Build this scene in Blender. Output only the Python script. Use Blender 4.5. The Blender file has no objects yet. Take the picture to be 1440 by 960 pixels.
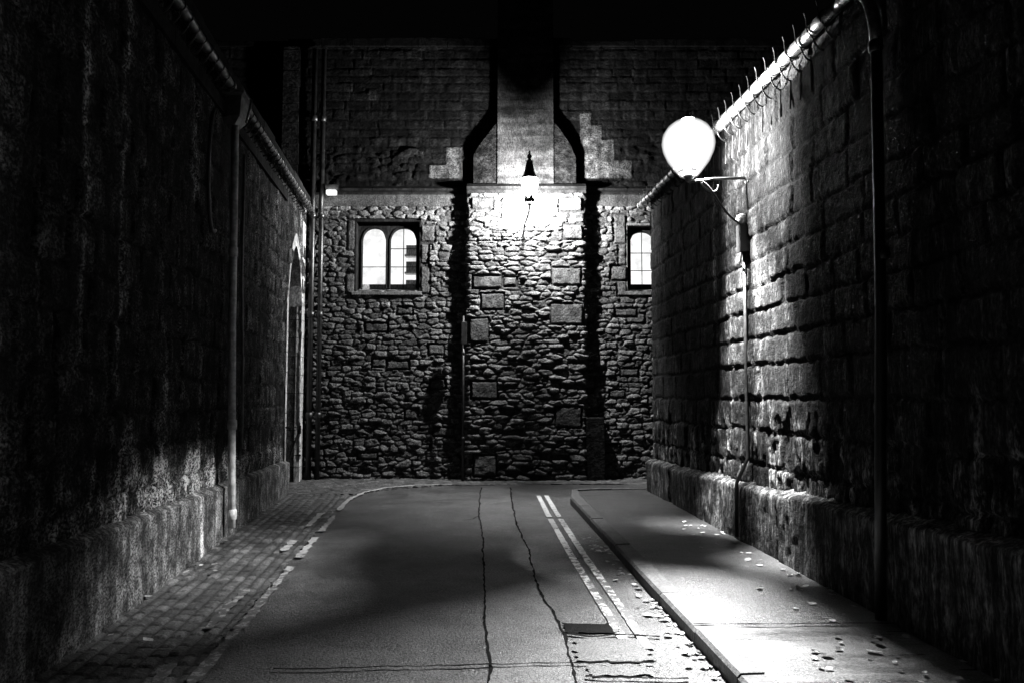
import bpy, math, random
import numpy as np
from mathutils import Vector
random.seed(7)
scene = bpy.context.scene
COL = scene.collection
SLOPE, Y0 = 0.016, 4.5
def gz(y): return SLOPE * (y - Y0)

# ------------------------------------------------------------------ noise
def _hash(ix, iy, seed):
    with np.errstate(over='ignore'):
        h = (ix.astype(np.int64) * 374761393 + iy.astype(np.int64) * 668265263 + seed * 974634777) & 0xFFFFFFFF
        h = ((h ^ (h >> 13)) * 1274126177) & 0xFFFFFFFF
        h = ((h ^ (h >> 16)) * 2246822519) & 0xFFFFFFFF
        h = h ^ (h >> 15)
    return (h & 0xFFFFFF) / float(0xFFFFFF)
def vn(x, y, seed=0):
    ix, iy = np.floor(x), np.floor(y)
    fx, fy = x - ix, y - iy
    fx, fy = fx * fx * (3 - 2 * fx), fy * fy * (3 - 2 * fy)
    a, b = _hash(ix, iy, seed), _hash(ix + 1, iy, seed)
    c, d = _hash(ix, iy + 1, seed), _hash(ix + 1, iy + 1, seed)
    return (a * (1 - fx) + b * fx) * (1 - fy) + (c * (1 - fx) + d * fx) * fy
def fbm(x, y, seed=0, o=4):
    r, amp, tot = 0, 1.0, 0
    for k in range(o):
        r = r + amp * vn(x * 2 ** k, y * 2 ** k, seed + k * 17); tot += amp; amp *= 0.55
    return r / tot
def sst(x, a, b):
    t = np.clip((x - a) / (b - a), 0, 1)
    return t * t * (3 - 2 * t)
def rubble(X, Z, w, h, seed):
    """irregular stones: joint distance, stone id, offset from the stone's middle"""
    wx = X / w + 0.55 * (fbm(X / w * .9, Z / h * .5, seed + 3) - .5)
    wz = Z / h + 0.9 * (fbm(X / w * .35, Z / h * .35, seed + 5) - .5)
    iz = np.floor(wz)
    F1 = np.full(X.shape, 9.0); F2 = np.full(X.shape, 9.0)
    ID = np.zeros(X.shape); OX = np.zeros(X.shape); OZ = np.zeros(X.shape)
    for dz in (-2, -1, 0, 1, 2):
        cz = iz + dz
        sh = _hash(cz, cz * 0, seed + 11)
        ix = np.floor(wx - sh)
        for dx in (-2, -1, 0, 1, 2):
            cx = ix + dx
            px = cx + sh + .5 + .75 * (_hash(cx, cz, seed) - .5)
            pz = cz + .5 + .62 * (_hash(cx, cz, seed + 1) - .5)
            sc = .7 + .7 * _hash(cx, cz, seed + 2)
            ax, az = (wx - px), (wz - pz)
            d = (np.abs(ax) ** 3.6 + np.abs(az) ** 3.6) ** (1 / 3.6) / sc
            m = d < F1
            F2 = np.where(m, F1, np.minimum(F2, d))
            ID = np.where(m, _hash(cx, cz, seed + 4), ID)
            OX = np.where(m, ax, OX); OZ = np.where(m, az, OZ)
            F1 = np.where(m, d, F1)
    return F2 - F1, ID, OX, OZ
def ashlar(X, Z, hmin, hmax, lmin, lmax, seed, warp=.02):
    """coursed blocks: distance to the nearest joint (m) and block id"""
    rng = random.Random(seed)
    Xw = X + warp * 2 * (fbm(X * 2.5, Z * 2.5, seed) - .5) + warp * (vn(X * 11, Z * 11, seed + 2) - .5)
    Zw = Z + warp * 2 * (fbm(X * 2.5, Z * 2.5, seed + 9) - .5) + warp * (vn(X * 12, Z * 12, seed + 8) - .5)
    z = Z.min() - .5; edges = [z]
    while z < Z.max() + .5:
        z += rng.uniform(hmin, hmax); edges.append(z)
    edges = np.array(edges)
    r = np.clip(np.searchsorted(edges, Zw) - 1, 0, len(edges) - 2)
    D = np.minimum(Zw - edges[r], edges[r + 1] - Zw)
    ID = np.zeros(X.shape)
    for k in range(len(edges) - 1):
        m = r == k
        if not m.any(): continue
        x = X.min() - 1 - rng.random(); ed = [x]
        while x < X.max() + 1:
            x += rng.uniform(lmin, lmax); ed.append(x)
        ed = np.array(ed)
        q = np.clip(np.searchsorted(ed, Xw[m]) - 1, 0, len(ed) - 2)
        D[m] = np.minimum(D[m], np.minimum(Xw[m] - ed[q], ed[q + 1] - Xw[m]))
        ID[m] = _hash(q, np.full(q.shape, k), seed)
    return D, ID

# ------------------------------------------------------------------ object helpers
def empty(name, loc, label=None, cat=None, group=None):
    o = bpy.data.objects.new(name, None); COL.objects.link(o); o.location = loc
    o.empty_display_size = .1
    return tag(o, label, cat, group)
def tag(o, label=None, cat=None, group=None, kind=None):
    if label: o['label'] = label
    if cat: o['category'] = cat
    if group: o['group'] = group
    if kind: o['kind'] = kind
    return o
def rootloc(p):
    v = Vector((0, 0, 0))
    while p is not None:
        v = v + p.location; p = p.parent
    return v
def obj(name, V, F, m, parent=None, tone=None, smooth=False, base=None):
    """V: world coordinates"""
    me = bpy.data.meshes.new(name)
    off = rootloc(parent) if parent is not None else Vector((0, 0, 0))
    if base is not None: off = Vector(base)
    V = np.asarray(V, dtype=np.float64) - np.array(off[:])
    if isinstance(F, np.ndarray):
        n = len(F)
        me.vertices.add(len(V)); me.vertices.foreach_set('co', V.astype(np.float32).ravel())
        me.loops.add(n * 4); me.loops.foreach_set('vertex_index', F.astype(np.int32).ravel())
        me.polygons.add(n); me.polygons.foreach_set('loop_start', np.arange(0, n * 4, 4, dtype=np.int32))
        me.update(calc_edges=True)
    else:
        me.from_pydata([tuple(v) for v in V], [], F); me.update()
    if smooth: me.polygons.foreach_set('use_smooth', [True] * len(me.polygons))
    if tone is not None:
        at = me.attributes.new('tone', 'FLOAT', 'POINT'); at.data.foreach_set('value', np.asarray(tone, dtype=np.float32).ravel())
    me.materials.append(m)
    o = bpy.data.objects.new(name, me); COL.objects.link(o)
    if parent is not None: o.parent = parent
    elif base is not None: o.location = base
    return o
class MB:
    def __init__(s): s.V, s.F = [], []
    def add(s, V, F):
        n = len(s.V); s.V += [tuple(v) for v in V]; s.F += [[i + n for i in f] for f in F]; return s
    def box(s, a, b, bev=0.0):
        (x0, y0, z0), (x1, y1, z1) = a, b
        if bev <= 0:
            V = [(x, y, z) for z in (z0, z1) for x, y in ((x0, y0), (x1, y0), (x1, y1), (x0, y1))]
            return s.add(V, [(3, 2, 1, 0), (4, 5, 6, 7), (0, 1, 5, 4), (1, 2, 6, 5), (2, 3, 7, 6), (3, 0, 4, 7)])
        e = bev; V = []
        for z, i in ((z0, e), (z0 + e, 0), (z1 - e, 0), (z1, e)):
            V += [(x0 + i, y0 + i, z), (x1 - i, y0 + i, z), (x1 - i, y1 - i, z), (x0 + i, y1 - i, z)]
        F = [(3, 2, 1, 0), (12, 13, 14, 15)]
        for r in range(3):
            for k in range(4):
                F.append((r * 4 + k, r * 4 + (k + 1) % 4, r * 4 + 4 + (k + 1) % 4, r * 4 + 4 + k))
        return s.add(V, F)
    def tube(s, pts, r, n=8, closed=False):
        pts = [Vector(p) for p in pts]; m = len(pts)
        rs = r if isinstance(r, (list, tuple)) else [r] * m
        V, F = [], []; prev = None
        for i, p in enumerate(pts):
            if closed: t = pts[(i + 1) % m] - pts[i - 1]
            else: t = pts[min(i + 1, m - 1)] - pts[max(i - 1, 0)]
            t.normalize()
            if prev is None:
                up = Vector((0, 0, 1)) if abs(t.z) < .9 else Vector((1, 0, 0))
                a = t.cross(up).normalized()
            else:
                a = (prev - t * prev.dot(t)).normalized()
            prev = a; b = t.cross(a)
            for k in range(n):
                an = 2 * math.pi * k / n
                V.append(p + (a * math.cos(an) + b * math.sin(an)) * rs[i])
        for i in range(m if closed else m - 1):
            j = (i + 1) % m
            for k in range(n):
                F.append((i * n + k, i * n + (k + 1) % n, j * n + (k + 1) % n, j * n + k))
        if not closed:
            F.append(tuple(reversed(range(n)))); F.append(tuple(range((m - 1) * n, m * n)))
        return s.add(V, F)
    def lathe(s, c, prof, n=16, rot=0.0):
        V, F = [], []
        for (r, z) in prof:
            for k in range(n):
                a = rot + 2 * math.pi * k / n
                V.append((c[0] + r * math.cos(a), c[1] + r * math.sin(a), c[2] + z))
        for i in range(len(prof) - 1):
            for k in range(n):
                F.append((i * n + k, i * n + (k + 1) % n, (i + 1) * n + (k + 1) % n, (i + 1) * n + k))
        F.append(tuple(reversed(range(n)))); F.append(tuple(range((len(prof) - 1) * n, len(prof) * n)))
        return s.add(V, F)
    def prism(s, poly, y0, y1):
        """outline in X-Z pushed along Y"""
        n = len(poly)
        V = [(x, y0, z) for x, z in poly] + [(x, y1, z) for x, z in poly]
        F = [tuple(range(n)), tuple(reversed(range(n, 2 * n)))] + [(i, i + n, (i + 1) % n + n, (i + 1) % n) for i in range(n)]
        return s.add(V, F)
    def build(s, name, m, parent=None, smooth=False, base=None):
        return obj(name, s.V, s.F, m, parent, smooth=smooth, base=base)
def bez(p0, p1, p2, p3, n=10):
    out = []
    for i in range(n + 1):
        t = i / n; u = 1 - t
        out.append(tuple(u ** 3 * a + 3 * u * u * t * b + 3 * u * t * t * c + t ** 3 * d for a, b, c, d in zip(p0, p1, p2, p3)))
    return out
def gridfaces(nr, nc, mask=None):
    i = np.arange(nr - 1)[:, None] * nc + np.arange(nc - 1)[None, :]
    f = np.stack([i, i + 1, i + nc + 1, i + nc], -1)
    return f[mask] if mask is not None else f.reshape(-1, 4)

# ------------------------------------------------------------------ materials (all neutral greys: the picture is monochrome)
def newmat(name):
    m = bpy.data.materials.new(name); m.use_nodes = True
    nt = m.node_tree; return m, nt, nt.nodes['Principled BSDF']
def N(nt, t, **kw):
    n = nt.nodes.new(t)
    for k, v in kw.items():
        if k in n.inputs: n.inputs[k].default_value = v
        else: setattr(n, k, v)
    return n
def grey(v): return (v, v, v, 1)
def mathn(nt, op, a, b=None, c=None):
    n = nt.nodes.new('ShaderNodeMath'); n.operation = op
    for i, x in enumerate((a, b, c)):
        if x is None: continue
        if isinstance(x, (int, float)): n.inputs[i].default_value = x
        else: nt.links.new(x, n.inputs[i])
    return n.outputs[0]
def noise(nt, scale, detail=5, rough=.6, stretch=(1, 1, 1)):
    g = nt.nodes.new('ShaderNodeNewGeometry')
    mp = N(nt, 'ShaderNodeMapping'); mp.inputs['Scale'].default_value = stretch
    nt.links.new(g.outputs['Position'], mp.inputs['Vector'])
    n = N(nt, 'ShaderNodeTexNoise', Scale=scale, Detail=detail, Roughness=rough)
    nt.links.new(mp.outputs[0], n.inputs['Vector'])
    return n.outputs['Fac']
def ramp(nt, x, a, b, lo=0., hi=1.):
    n = nt.nodes.new('ShaderNodeMapRange'); n.interpolation_type = 'SMOOTHSTEP'
    for k, v in zip((1, 2, 3, 4), (a, b, lo, hi)): n.inputs[k].default_value = v
    nt.links.new(x, n.inputs[0]); return n.outputs[0]
def stone_mat(name, base, rough=.85, bump=.5, bscale=35, streak=0., streak_scale=(9, 9, .5), tone=True, mottle=.5, spec=.3, dist=.02, speck=.5, sps=(45, 45, 14), con=1.0):
    m, nt, b = newmat(name)
    mo = ramp(nt, noise(nt, 6, 6, .65), .3, .7, 1 - mottle, 1 + mottle)
    fi = ramp(nt, noise(nt, 1.0, 5, .7, sps), .36, .64, 1 - speck, 1 + speck)
    v = mathn(nt, 'MULTIPLY', mo, fi)
    if streak:
        st = ramp(nt, noise(nt, 1.0, 4, .65, streak_scale), .36, .66, 1 - streak, 1 + streak)
        v = mathn(nt, 'MULTIPLY', v, st)
    if con != 1: v = mathn(nt, 'POWER', v, con)
    if tone:
        at = N(nt, 'ShaderNodeAttribute', attribute_name='tone')
        v = mathn(nt, 'MULTIPLY', v, at.outputs['Fac'])
    v = mathn(nt, 'MULTIPLY', v, base)
    v = mathn(nt, 'MINIMUM', v, .75)
    cb = nt.nodes.new('ShaderNodeCombineColor')
    for i in range(3): nt.links.new(v, cb.inputs[i])
    nt.links.new(cb.outputs[0], b.inputs['Base Color'])
    b.inputs['Roughness'].default_value = rough
    b.inputs['Specular IOR Level'].default_value = spec
    if bump:
        bn = N(nt, 'ShaderNodeBump', Strength=bump, Distance=dist)
        nt.links.new(noise(nt, bscale, 6, .65), bn.inputs['Height'])
        nt.links.new(bn.outputs[0], b.inputs['Normal'])
    return m
def metal_mat(name, base, rough=.4, metallic=0., spec=.5, bump=.1):
    m, nt, b = newmat(name)
    v = mathn(nt, 'MULTIPLY', ramp(nt, noise(nt, 14, 5, .6), .3, .7, .6, 1.4), base)
    cb = nt.nodes.new('ShaderNodeCombineColor')
    for i in range(3): nt.links.new(v, cb.inputs[i])
    nt.links.new(cb.outputs[0], b.inputs['Base Color'])
    nt.links.new(ramp(nt, noise(nt, 20, 4, .6), .3, .7, rough * .75, rough * 1.3), b.inputs['Roughness'])
    b.inputs['Metallic'].default_value = metallic; b.inputs['Specular IOR Level'].default_value = spec
    if bump:
        bn = N(nt, 'ShaderNodeBump', Strength=bump, Distance=.01)
        nt.links.new(noise(nt, 60, 4, .6), bn.inputs['Height']); nt.links.new(bn.outputs[0], b.inputs['Normal'])
    return m
def wet_mat(name, base, r0, r1, grain=160, bump=.6, spec=.5, stretch=(1, 1, 1), mottle=.35, dist=.006, big=.0):
    """asphalt: fine aggregate grain, damp sheen that varies in patches"""
    m, nt, b = newmat(name)
    v = mathn(nt, 'MULTIPLY', ramp(nt, noise(nt, 2.2, 6, .65), .3, .7, 1 - mottle, 1 + mottle), ramp(nt, noise(nt, grain, 4, .75), .36, .64, .3, 1.7))
    v = mathn(nt, 'MULTIPLY', v, base)
    cb = nt.nodes.new('ShaderNodeCombineColor')
    for i in range(3): nt.links.new(v, cb.inputs[i])
    nt.links.new(cb.outputs[0], b.inputs['Base Color'])
    nt.links.new(ramp(nt, noise(nt, 1.6, 6, .7, stretch), .35, .65, r0, r1), b.inputs['Roughness'])
    nt.links.new(ramp(nt, noise(nt, grain * 1.7, 3, .8), .40, .62, spec * .1, spec * 1.7), b.inputs['Specular IOR Level'])
    hgt = noise(nt, grain, 3, .75)
    if big:
        hgt = mathn(nt, 'MULTIPLY_ADD', noise(nt, 9, 5, .6), big, hgt)
    bn = N(nt, 'ShaderNodeBump', Strength=bump, Distance=dist)
    nt.links.new(hgt, bn.inputs['Height']); nt.links.new(bn.outputs[0], b.inputs['Normal'])
    return m
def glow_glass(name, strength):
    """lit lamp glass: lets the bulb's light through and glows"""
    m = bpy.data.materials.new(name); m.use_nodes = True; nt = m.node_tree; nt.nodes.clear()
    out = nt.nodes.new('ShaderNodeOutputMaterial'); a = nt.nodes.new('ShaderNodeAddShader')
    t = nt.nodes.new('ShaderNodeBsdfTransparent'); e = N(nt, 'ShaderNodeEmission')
    lw = N(nt, 'ShaderNodeLayerWeight', Blend=.5)      # glow weakened towards the rim for a soft halo edge
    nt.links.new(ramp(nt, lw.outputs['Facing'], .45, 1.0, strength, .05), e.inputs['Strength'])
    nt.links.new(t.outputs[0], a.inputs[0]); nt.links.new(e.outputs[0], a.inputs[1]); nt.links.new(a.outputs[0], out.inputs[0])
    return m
def leaf_mat(name):
    m, nt, b = newmat(name)
    oi = nt.nodes.new('ShaderNodeObjectInfo')
    v = mathn(nt, 'MULTIPLY', ramp(nt, oi.outputs['Random'], 0, 1, .06, .55), ramp(nt, noise(nt, 70, 4), .3, .7, .5, 1.4))
    cb = nt.nodes.new('ShaderNodeCombineColor')
    for i in range(3): nt.links.new(v, cb.inputs[i])
    nt.links.new(cb.outputs[0], b.inputs['Base Color']); b.inputs['Roughness'].default_value = .35
    return m
def tint_mat(name, t_):
    m = bpy.data.materials.new(name); m.use_nodes = True; nt = m.node_tree; nt.nodes.clear()
    out = nt.nodes.new('ShaderNodeOutputMaterial'); t = nt.nodes.new('ShaderNodeBsdfTransparent')
    t.inputs[0].default_value = grey(t_); nt.links.new(t.outputs[0], out.inputs[0]); return m
def emit_mat(name, strength, var=.15):
    m = bpy.data.materials.new(name); m.use_nodes = True; nt = m.node_tree; nt.nodes.clear()
    out = nt.nodes.new('ShaderNodeOutputMaterial'); e = N(nt, 'ShaderNodeEmission')
    nt.links.new(mathn(nt, 'MULTIPLY', ramp(nt, noise(nt, 3, 3), .3, .7, 1 - var, 1 + var), strength), e.inputs['Strength'])
    nt.links.new(e.outputs[0], out.inputs[0]); return m
def glass_mat(name):
    m = bpy.data.materials.new(name); m.use_nodes = True; nt = m.node_tree; nt.nodes.clear()
    out = nt.nodes.new('ShaderNodeOutputMaterial'); mx = N(nt, 'ShaderNodeMixShader'); mx.inputs[0].default_value = .06
    t = nt.nodes.new('ShaderNodeBsdfTransparent'); g = N(nt, 'ShaderNodeBsdfGlossy', Roughness=.05)
    nt.links.new(t.outputs[0], mx.inputs[1]); nt.links.new(g.outputs[0], mx.inputs[2]); nt.links.new(mx.outputs[0], out.inputs[0])
    return m

def paint_mat(name, near=-.11, val=.55):
    """line paint worn through to the asphalt in flakes, more so where wheels cross it near the camera"""
    m, nt, b = newmat(name)
    g = nt.nodes.new('ShaderNodeNewGeometry'); sx = nt.nodes.new('ShaderNodeSeparateXYZ'); nt.links.new(g.outputs['Position'], sx.inputs[0])
    wear = ramp(nt, sx.outputs[1], 5.6, 9.5, near, .04)
    k = ramp(nt, mathn(nt, 'ADD', mathn(nt, 'ADD', noise(nt, 14, 6, .75), wear), mathn(nt, 'MULTIPLY', noise(nt, 90, 3, .7), .25)), .53, .63)
    v = mathn(nt, 'MULTIPLY_ADD', k, val, .06)
    cb = nt.nodes.new('ShaderNodeCombineColor')
    for i in range(3): nt.links.new(v, cb.inputs[i])
    nt.links.new(cb.outputs[0], b.inputs['Base Color']); b.inputs['Roughness'].default_value = .55
    bn = N(nt, 'ShaderNodeBump', Strength=.6, Distance=.006)
    nt.links.new(noise(nt, 150, 3, .75), bn.inputs['Height']); nt.links.new(bn.outputs[0], b.inputs['Normal'])
    return m
M = dict(
    rubble=stone_mat('rubble_stone', .068, bump=.9, bscale=30, speck=.55, sps=(40, 40, 40), dist=.03, spec=0.15),
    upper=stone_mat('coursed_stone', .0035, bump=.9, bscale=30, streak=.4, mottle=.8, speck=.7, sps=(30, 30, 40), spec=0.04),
    dressed=stone_mat('dressed_stone', .075, tone=False, bump=.3, bscale=30, mottle=.3, streak=.25),
    dark_stone=stone_mat('sooty_dressed_stone', .009, tone=False, bump=.4, bscale=30, mottle=.4, streak=.3, spec=0.06),
    shoulder=stone_mat('sooty_shoulder_stone', .006, tone=False, bump=1.0, bscale=14, mottle=.9, speck=.7, sps=(18, 18, 26), dist=.06, spec=0.05),  # darker than the breast beside it
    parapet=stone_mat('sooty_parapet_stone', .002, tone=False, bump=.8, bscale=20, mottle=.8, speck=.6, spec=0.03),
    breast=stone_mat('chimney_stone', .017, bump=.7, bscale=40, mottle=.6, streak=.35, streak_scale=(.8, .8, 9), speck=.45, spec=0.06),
    left=stone_mat('soot_black_stone', .022, bump=1.0, bscale=60, streak=.4, streak_scale=(9, 9, 1.0), mottle=.8, speck=.95, sps=(34, 34, 50), dist=.03, con=1.7, spec=0.08),
    right=stone_mat('grimy_block_stone', .012, bump=1.0, bscale=30, streak=.6, streak_scale=(16, 16, 1.2), mottle=.8, speck=.85, sps=(48, 48, 16), dist=.035, con=1.5, spec=0.12),
    plinth_l=stone_mat('streaked_render', .10, bump=.8, bscale=70, streak=.45, streak_scale=(9, 9, .8), mottle=.7, speck=.8, sps=(40, 40, 60), con=1.2, spec=0.12),
    plinth_r=stone_mat('worn_plinth_stone', .05, bump=1.0, bscale=24, streak=.6, streak_scale=(14, 14, 1.2), mottle=.7, speck=.7, sps=(45, 45, 10), dist=.03, con=1.3, spec=0.12),
    pale=stone_mat('pale_jamb_stone', .30, tone=False, bump=.3, bscale=22, streak=.4, streak_scale=(12, 12, .8), mottle=.35),
    road=wet_mat('damp_asphalt', .05, .36, .5, 60, 1.0, .68, big=.5, dist=.012, mottle=.45),
    trench=wet_mat('trench_asphalt', .07, .37, .48, 66, 1.0, .8, big=.4, dist=.011, mottle=.45),
    patch=wet_mat('smooth_asphalt_patch', .06, .42, .58, 80, .8, .5, big=.5, dist=.01),
    tar=wet_mat('bitumen_seam', .005, .8, .95, 90, .6, .06),
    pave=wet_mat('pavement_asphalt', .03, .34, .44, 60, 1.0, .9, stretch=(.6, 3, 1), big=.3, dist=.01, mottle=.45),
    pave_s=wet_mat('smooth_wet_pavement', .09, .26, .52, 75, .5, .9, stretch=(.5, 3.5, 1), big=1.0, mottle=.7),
    kerb=stone_mat('kerb_granite', .07, tone=False, rough=.6, bump=.5, bscale=60, mottle=.4, spec=.4),
    setts=stone_mat('stone_setts', .06, rough=.6, bump=.8, bscale=50, mottle=.7, spec=.4, speck=.6, sps=(60, 60, 60)),
    earth=stone_mat('earth', .03, tone=False),
    paint=paint_mat('worn_line_paint'),
    paint_l=paint_mat('worn_line_paint_by_setts', -.10, .24),
    iron=metal_mat('black_iron', .006, .4),
    hook=metal_mat('rusty_hook_iron', .012, .5),
    lead=metal_mat('weathered_lead', .09, .42, .6, bump=.2),
    zinc=metal_mat('bright_gutter_metal', .30, .34, .8, bump=.15),
    greypipe=metal_mat('grey_pipe_paint', .55, .45),
    cable=metal_mat('cable_sheath', .02, .5),
    conduit=metal_mat('pale_conduit', .10, .5),
    wood=stone_mat('dark_door_wood', .03, tone=False, bump=.4, bscale=20, streak=.5, streak_scale=(20, 20, .6)),
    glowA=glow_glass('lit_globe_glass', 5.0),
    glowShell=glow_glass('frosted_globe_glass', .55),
    glowB=glow_glass('lit_lantern_glass', 9.0),
    mesh_open=tint_mat('open_mesh_shade', .25),  # see-through greys added to dim the globe lamp on two sides
    mesh_shade=tint_mat('perforated_shade', .10),
    glowC=emit_mat('lit_bulkhead_glass', 1.6),
    room=emit_mat('lit_room_wall', 1.1, .25),
    white=stone_mat('white_paint', .7, tone=False, bump=0, mottle=.05),
    shelf=stone_mat('grey_shelf', .3, tone=False, bump=0, mottle=.1),
    glass=glass_mat('window_glass'),
    leaf=leaf_mat('pale_wet_leaf'),
)

# ------------------------------------------------------------------ lane geometry
LA, LB = -2.32, -.10       # left wall face: X = LA + LB*Y
RA, RB = 3.09, -.0749      # right wall face
LN = np.array([1, -LB, 0]) / math.hypot(1, LB)
RN = -np.array([1, -RB, 0]) / math.hypot(1, RB)
def Lp(y, z, h=0.): return (LA + LB * y + LN[0] * h, y + LN[1] * h, z)
def Rp(y, z, h=0.): return (RA + RB * y + RN[0] * h, y + RN[1] * h, z)
def hfwall(name, side, y0, y1, z0, z1, step, fn, m, parent, maskfn=None):
    ny = int((y1 - y0) / step) + 1; nz = int((z1 - z0) / step) + 1
    Y, Z = np.meshgrid(np.linspace(y0, y1, ny), np.linspace(z0, z1, nz))
    H, T = fn(Y, Z)
    a, b, n = (LA, LB, LN) if side == 'l' else (RA, RB, RN)
    P = np.stack([a + b * Y + n[0] * H, Y + n[1] * H, Z], -1).reshape(-1, 3)
    mask = None
    if maskfn is not None:
        yc = (Y[:-1, :-1] + Y[1:, 1:]) / 2; zc = (Z[:-1, :-1] + Z[1:, 1:]) / 2
        mask = maskfn(yc, zc)
    F = gridfaces(nz, ny, mask)
    if side == 'r': F = F[:, ::-1]
    return obj(name, P, F, m, parent, tone=T, smooth=True)

# ground sheet, road
G = 250
obj('ground', [(-G, -G, -.45), (G, -G, -.45), (G, G, -.45), (-G, G, -.45)], [(0, 1, 2, 3)], M['earth'])['kind'] = 'structure'
def sheet(name, x0, x1, y0, y1, step, zoff, m, amp=.004, clip=None):
    nx, ny = int((x1 - x0) / step) + 1, int((y1 - y0) / step) + 1
    X, Y = np.meshgrid(np.linspace(x0, x1, nx), np.linspace(y0, y1, ny))
    Z = gz(Y) + zoff + amp * 2 * (fbm(X * .9, Y * .9, 21, 3) - .5)
    mask = None
    if clip is not None: mask = clip((X[:-1, :-1] + X[1:, 1:]) / 2, (Y[:-1, :-1] + Y[1:, 1:]) / 2)
    o = obj(name, np.stack([X, Y, Z], -1).reshape(-1, 3), gridfaces(ny, nx, mask), m, smooth=True)
    o['kind'] = 'structure'; return o
def und(x, y):  # the road's own undulation, for things lying on it
    a = np.array([[float(x)]]); b = np.array([[float(y)]])
    return gz(y) + .008 * (float(fbm(a * .9, b * .9, 21, 3)[0, 0]) - .5)
sheet('road', -6.5, 9, -4, 14.6, .08, 0, M['road'])
def ribbon(name, pts, w, zoff, m, jit=.0, seed=1, gaps=None, sub=.06):
    """strip lying on the road along a polyline (X, Y); gaps: list of worn-away (Y0, Y1)"""
    rng = random.Random(seed); P = []
    for (x0, y0), (x1, y1) in zip(pts[:-1], pts[1:]):
        n = max(1, int(math.hypot(x1 - x0, y1 - y0) / sub))
        P += [(x0 + (x1 - x0) * k / n, y0 + (y1 - y0) * k / n) for k in range(n)]
    P.append(pts[-1])
    mb = MB(); last = None; acc = 0.
    for i, (x, y) in enumerate(P):
        xa, ya = P[max(i - 1, 0)]; xb, yb = P[min(i + 1, len(P) - 1)]
        L = math.hypot(xb - xa, yb - ya) or 1; nx, ny = -(yb - ya) / L, (xb - xa) / L
        acc = acc * .8 + rng.uniform(-jit, jit)
        ww = w * rng.uniform(.4, 1.3) if jit else w * rng.uniform(.86, 1.1)
        a = (x + nx * (acc + ww / 2), y + ny * (acc + ww / 2)); b = (x + nx * (acc - ww / 2), y + ny * (acc - ww / 2))
        cur = [(a[0], a[1], und(*a) + zoff), (b[0], b[1], und(*b) + zoff)]
        worn = gaps is not None and gaps(x, y, rng)
        if last is not None and not worn: mb.add([last[0], last[1], cur[1], cur[0]], [(0, 1, 2, 3)])
        last = cur
    o = mb.build(name, m); o['kind'] = 'structure'; return o
seam1 = [(-.14, 2.0), (-.13, 4.99), (-.20, 5.9), (-.22, 6.68), (-.31, 8.79), (-.43, 10.45), (-.49, 12.47), (-.5, 13.3)]
seam2 = [(.42, 2.0), (.36, 4.6), (.34, 5.55), (.23, 6.68), (.18, 8.23), (.06, 9.66), (-.02, 12.47), (-.03, 13.3)]
mb = MB(); K = 60
for i in range(K):
    ys = [2 + 11.3 * k / K for k in (i, i + 1)]; q = []
    for y in ys:
        for s in (seam1, seam2):
            x = np.interp(y, [p[1] for p in s], [p[0] for p in s]); q.append((x, y, und(x, y) + .004))
    mb.add(q, [(0, 1, 3, 2)])
mb.build('road_trench', M['trench'])['kind'] = 'structure'
ribbon('road_seam', seam1, .019, .008, M['tar'], .007, 3)
ribbon('road_seam', seam2, .021, .008, M['tar'], .008, 4)
ribbon('road_seam', [(.37, 5.50), (.5, 5.42), (.72, 5.47), (.98, 5.44)], .03, .016, M['tar'], .012, 5)
ribbon('road_seam', [(-1.4, 4.82), (-.5, 4.87), (.0, 4.9), (.34, 4.93), (.85, 4.95)], .022, .018, M['tar'], .012, 6)
ribbon('road_seam', [(.42, 4.72), (.75, 4.68), (1.0, 4.7)], .025, .018, M['tar'], .012, 8)
ribbon('road_seam', [(-.62, 10.1), (-.5, 10.2), (-.43, 10.45)], .02, .008, M['tar'], .012, 9)
def patch(name, x0, x1, y0, y1, z, m, seed):
    rng = random.Random(seed); pts = []
    for (a, b, c, d) in ((x0, y0, x1, y0), (x1, y0, x1, y1), (x1, y1, x0, y1), (x0, y1, x0, y0)):
        for k in range(8): pts.append((a + (c - a) * k / 8 + rng.uniform(-.03, .03), b + (d - b) * k / 8 + rng.uniform(-.022, .022)))
    o = obj(name, [(x, y, und(x, y) + z) for x, y in pts], [tuple(range(len(pts)))], m); o['kind'] = 'structure'
patch('road_patch', .40, .86, 4.98, 5.40, .012, M['patch'], 1)
patch('road_patch', .44, .80, 4.74, 4.90, .012, M['patch'], 2)
patch('road_patch', .34, .72, 5.53, 5.74, .012, M['tar'], 3)
# double lines on the kerb side (worn away towards the camera)
lg = lambda x, y, r: (10.2 < y < 10.3)
ribbon('road_marking', [(.74, 5.2), (.69, 6.12), (.58, 8.0), (.46, 10.6), (.40, 12.3)], .065, .012, M['paint'], 0, 11, lg)
ribbon('road_marking', [(.87, 5.2), (.82, 6.12), (.71, 8.0), (.585, 10.6), (.52, 12.3)], .065, .012, M['paint'], 0, 12, lg)
# double lines on the wall side, broken and curling round towards the far wall
def CE(y): return -1.454 - .083 * y
lg2 = lambda x, y, r: (7.5 < y < 7.9) or (8.9 < y < 9.3) or (10.4 < y < 10.8)
ribbon('road_marking', [(CE(y) + .05, y) for y in np.linspace(2.5, 11.4, 30)] + [(-2.36, 12.0), (-2.30, 12.6), (-2.05, 13.15), (-1.6, 13.5), (-1.0, 13.62)], .075, .023, M['paint_l'], .004, 13, lg2)
lg3 = lambda x, y, r: not (5.6 < y < 6.7 or 4.0 < y < 4.9 or 8.2 < y < 8.7 or 9.6 < y < 10.6)
ribbon('road_marking', [(CE(y) - .15, y) for y in np.linspace(2.5, 11.4, 30)], .075, .027, M['paint_l'], .004, 14, lg3)

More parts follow.
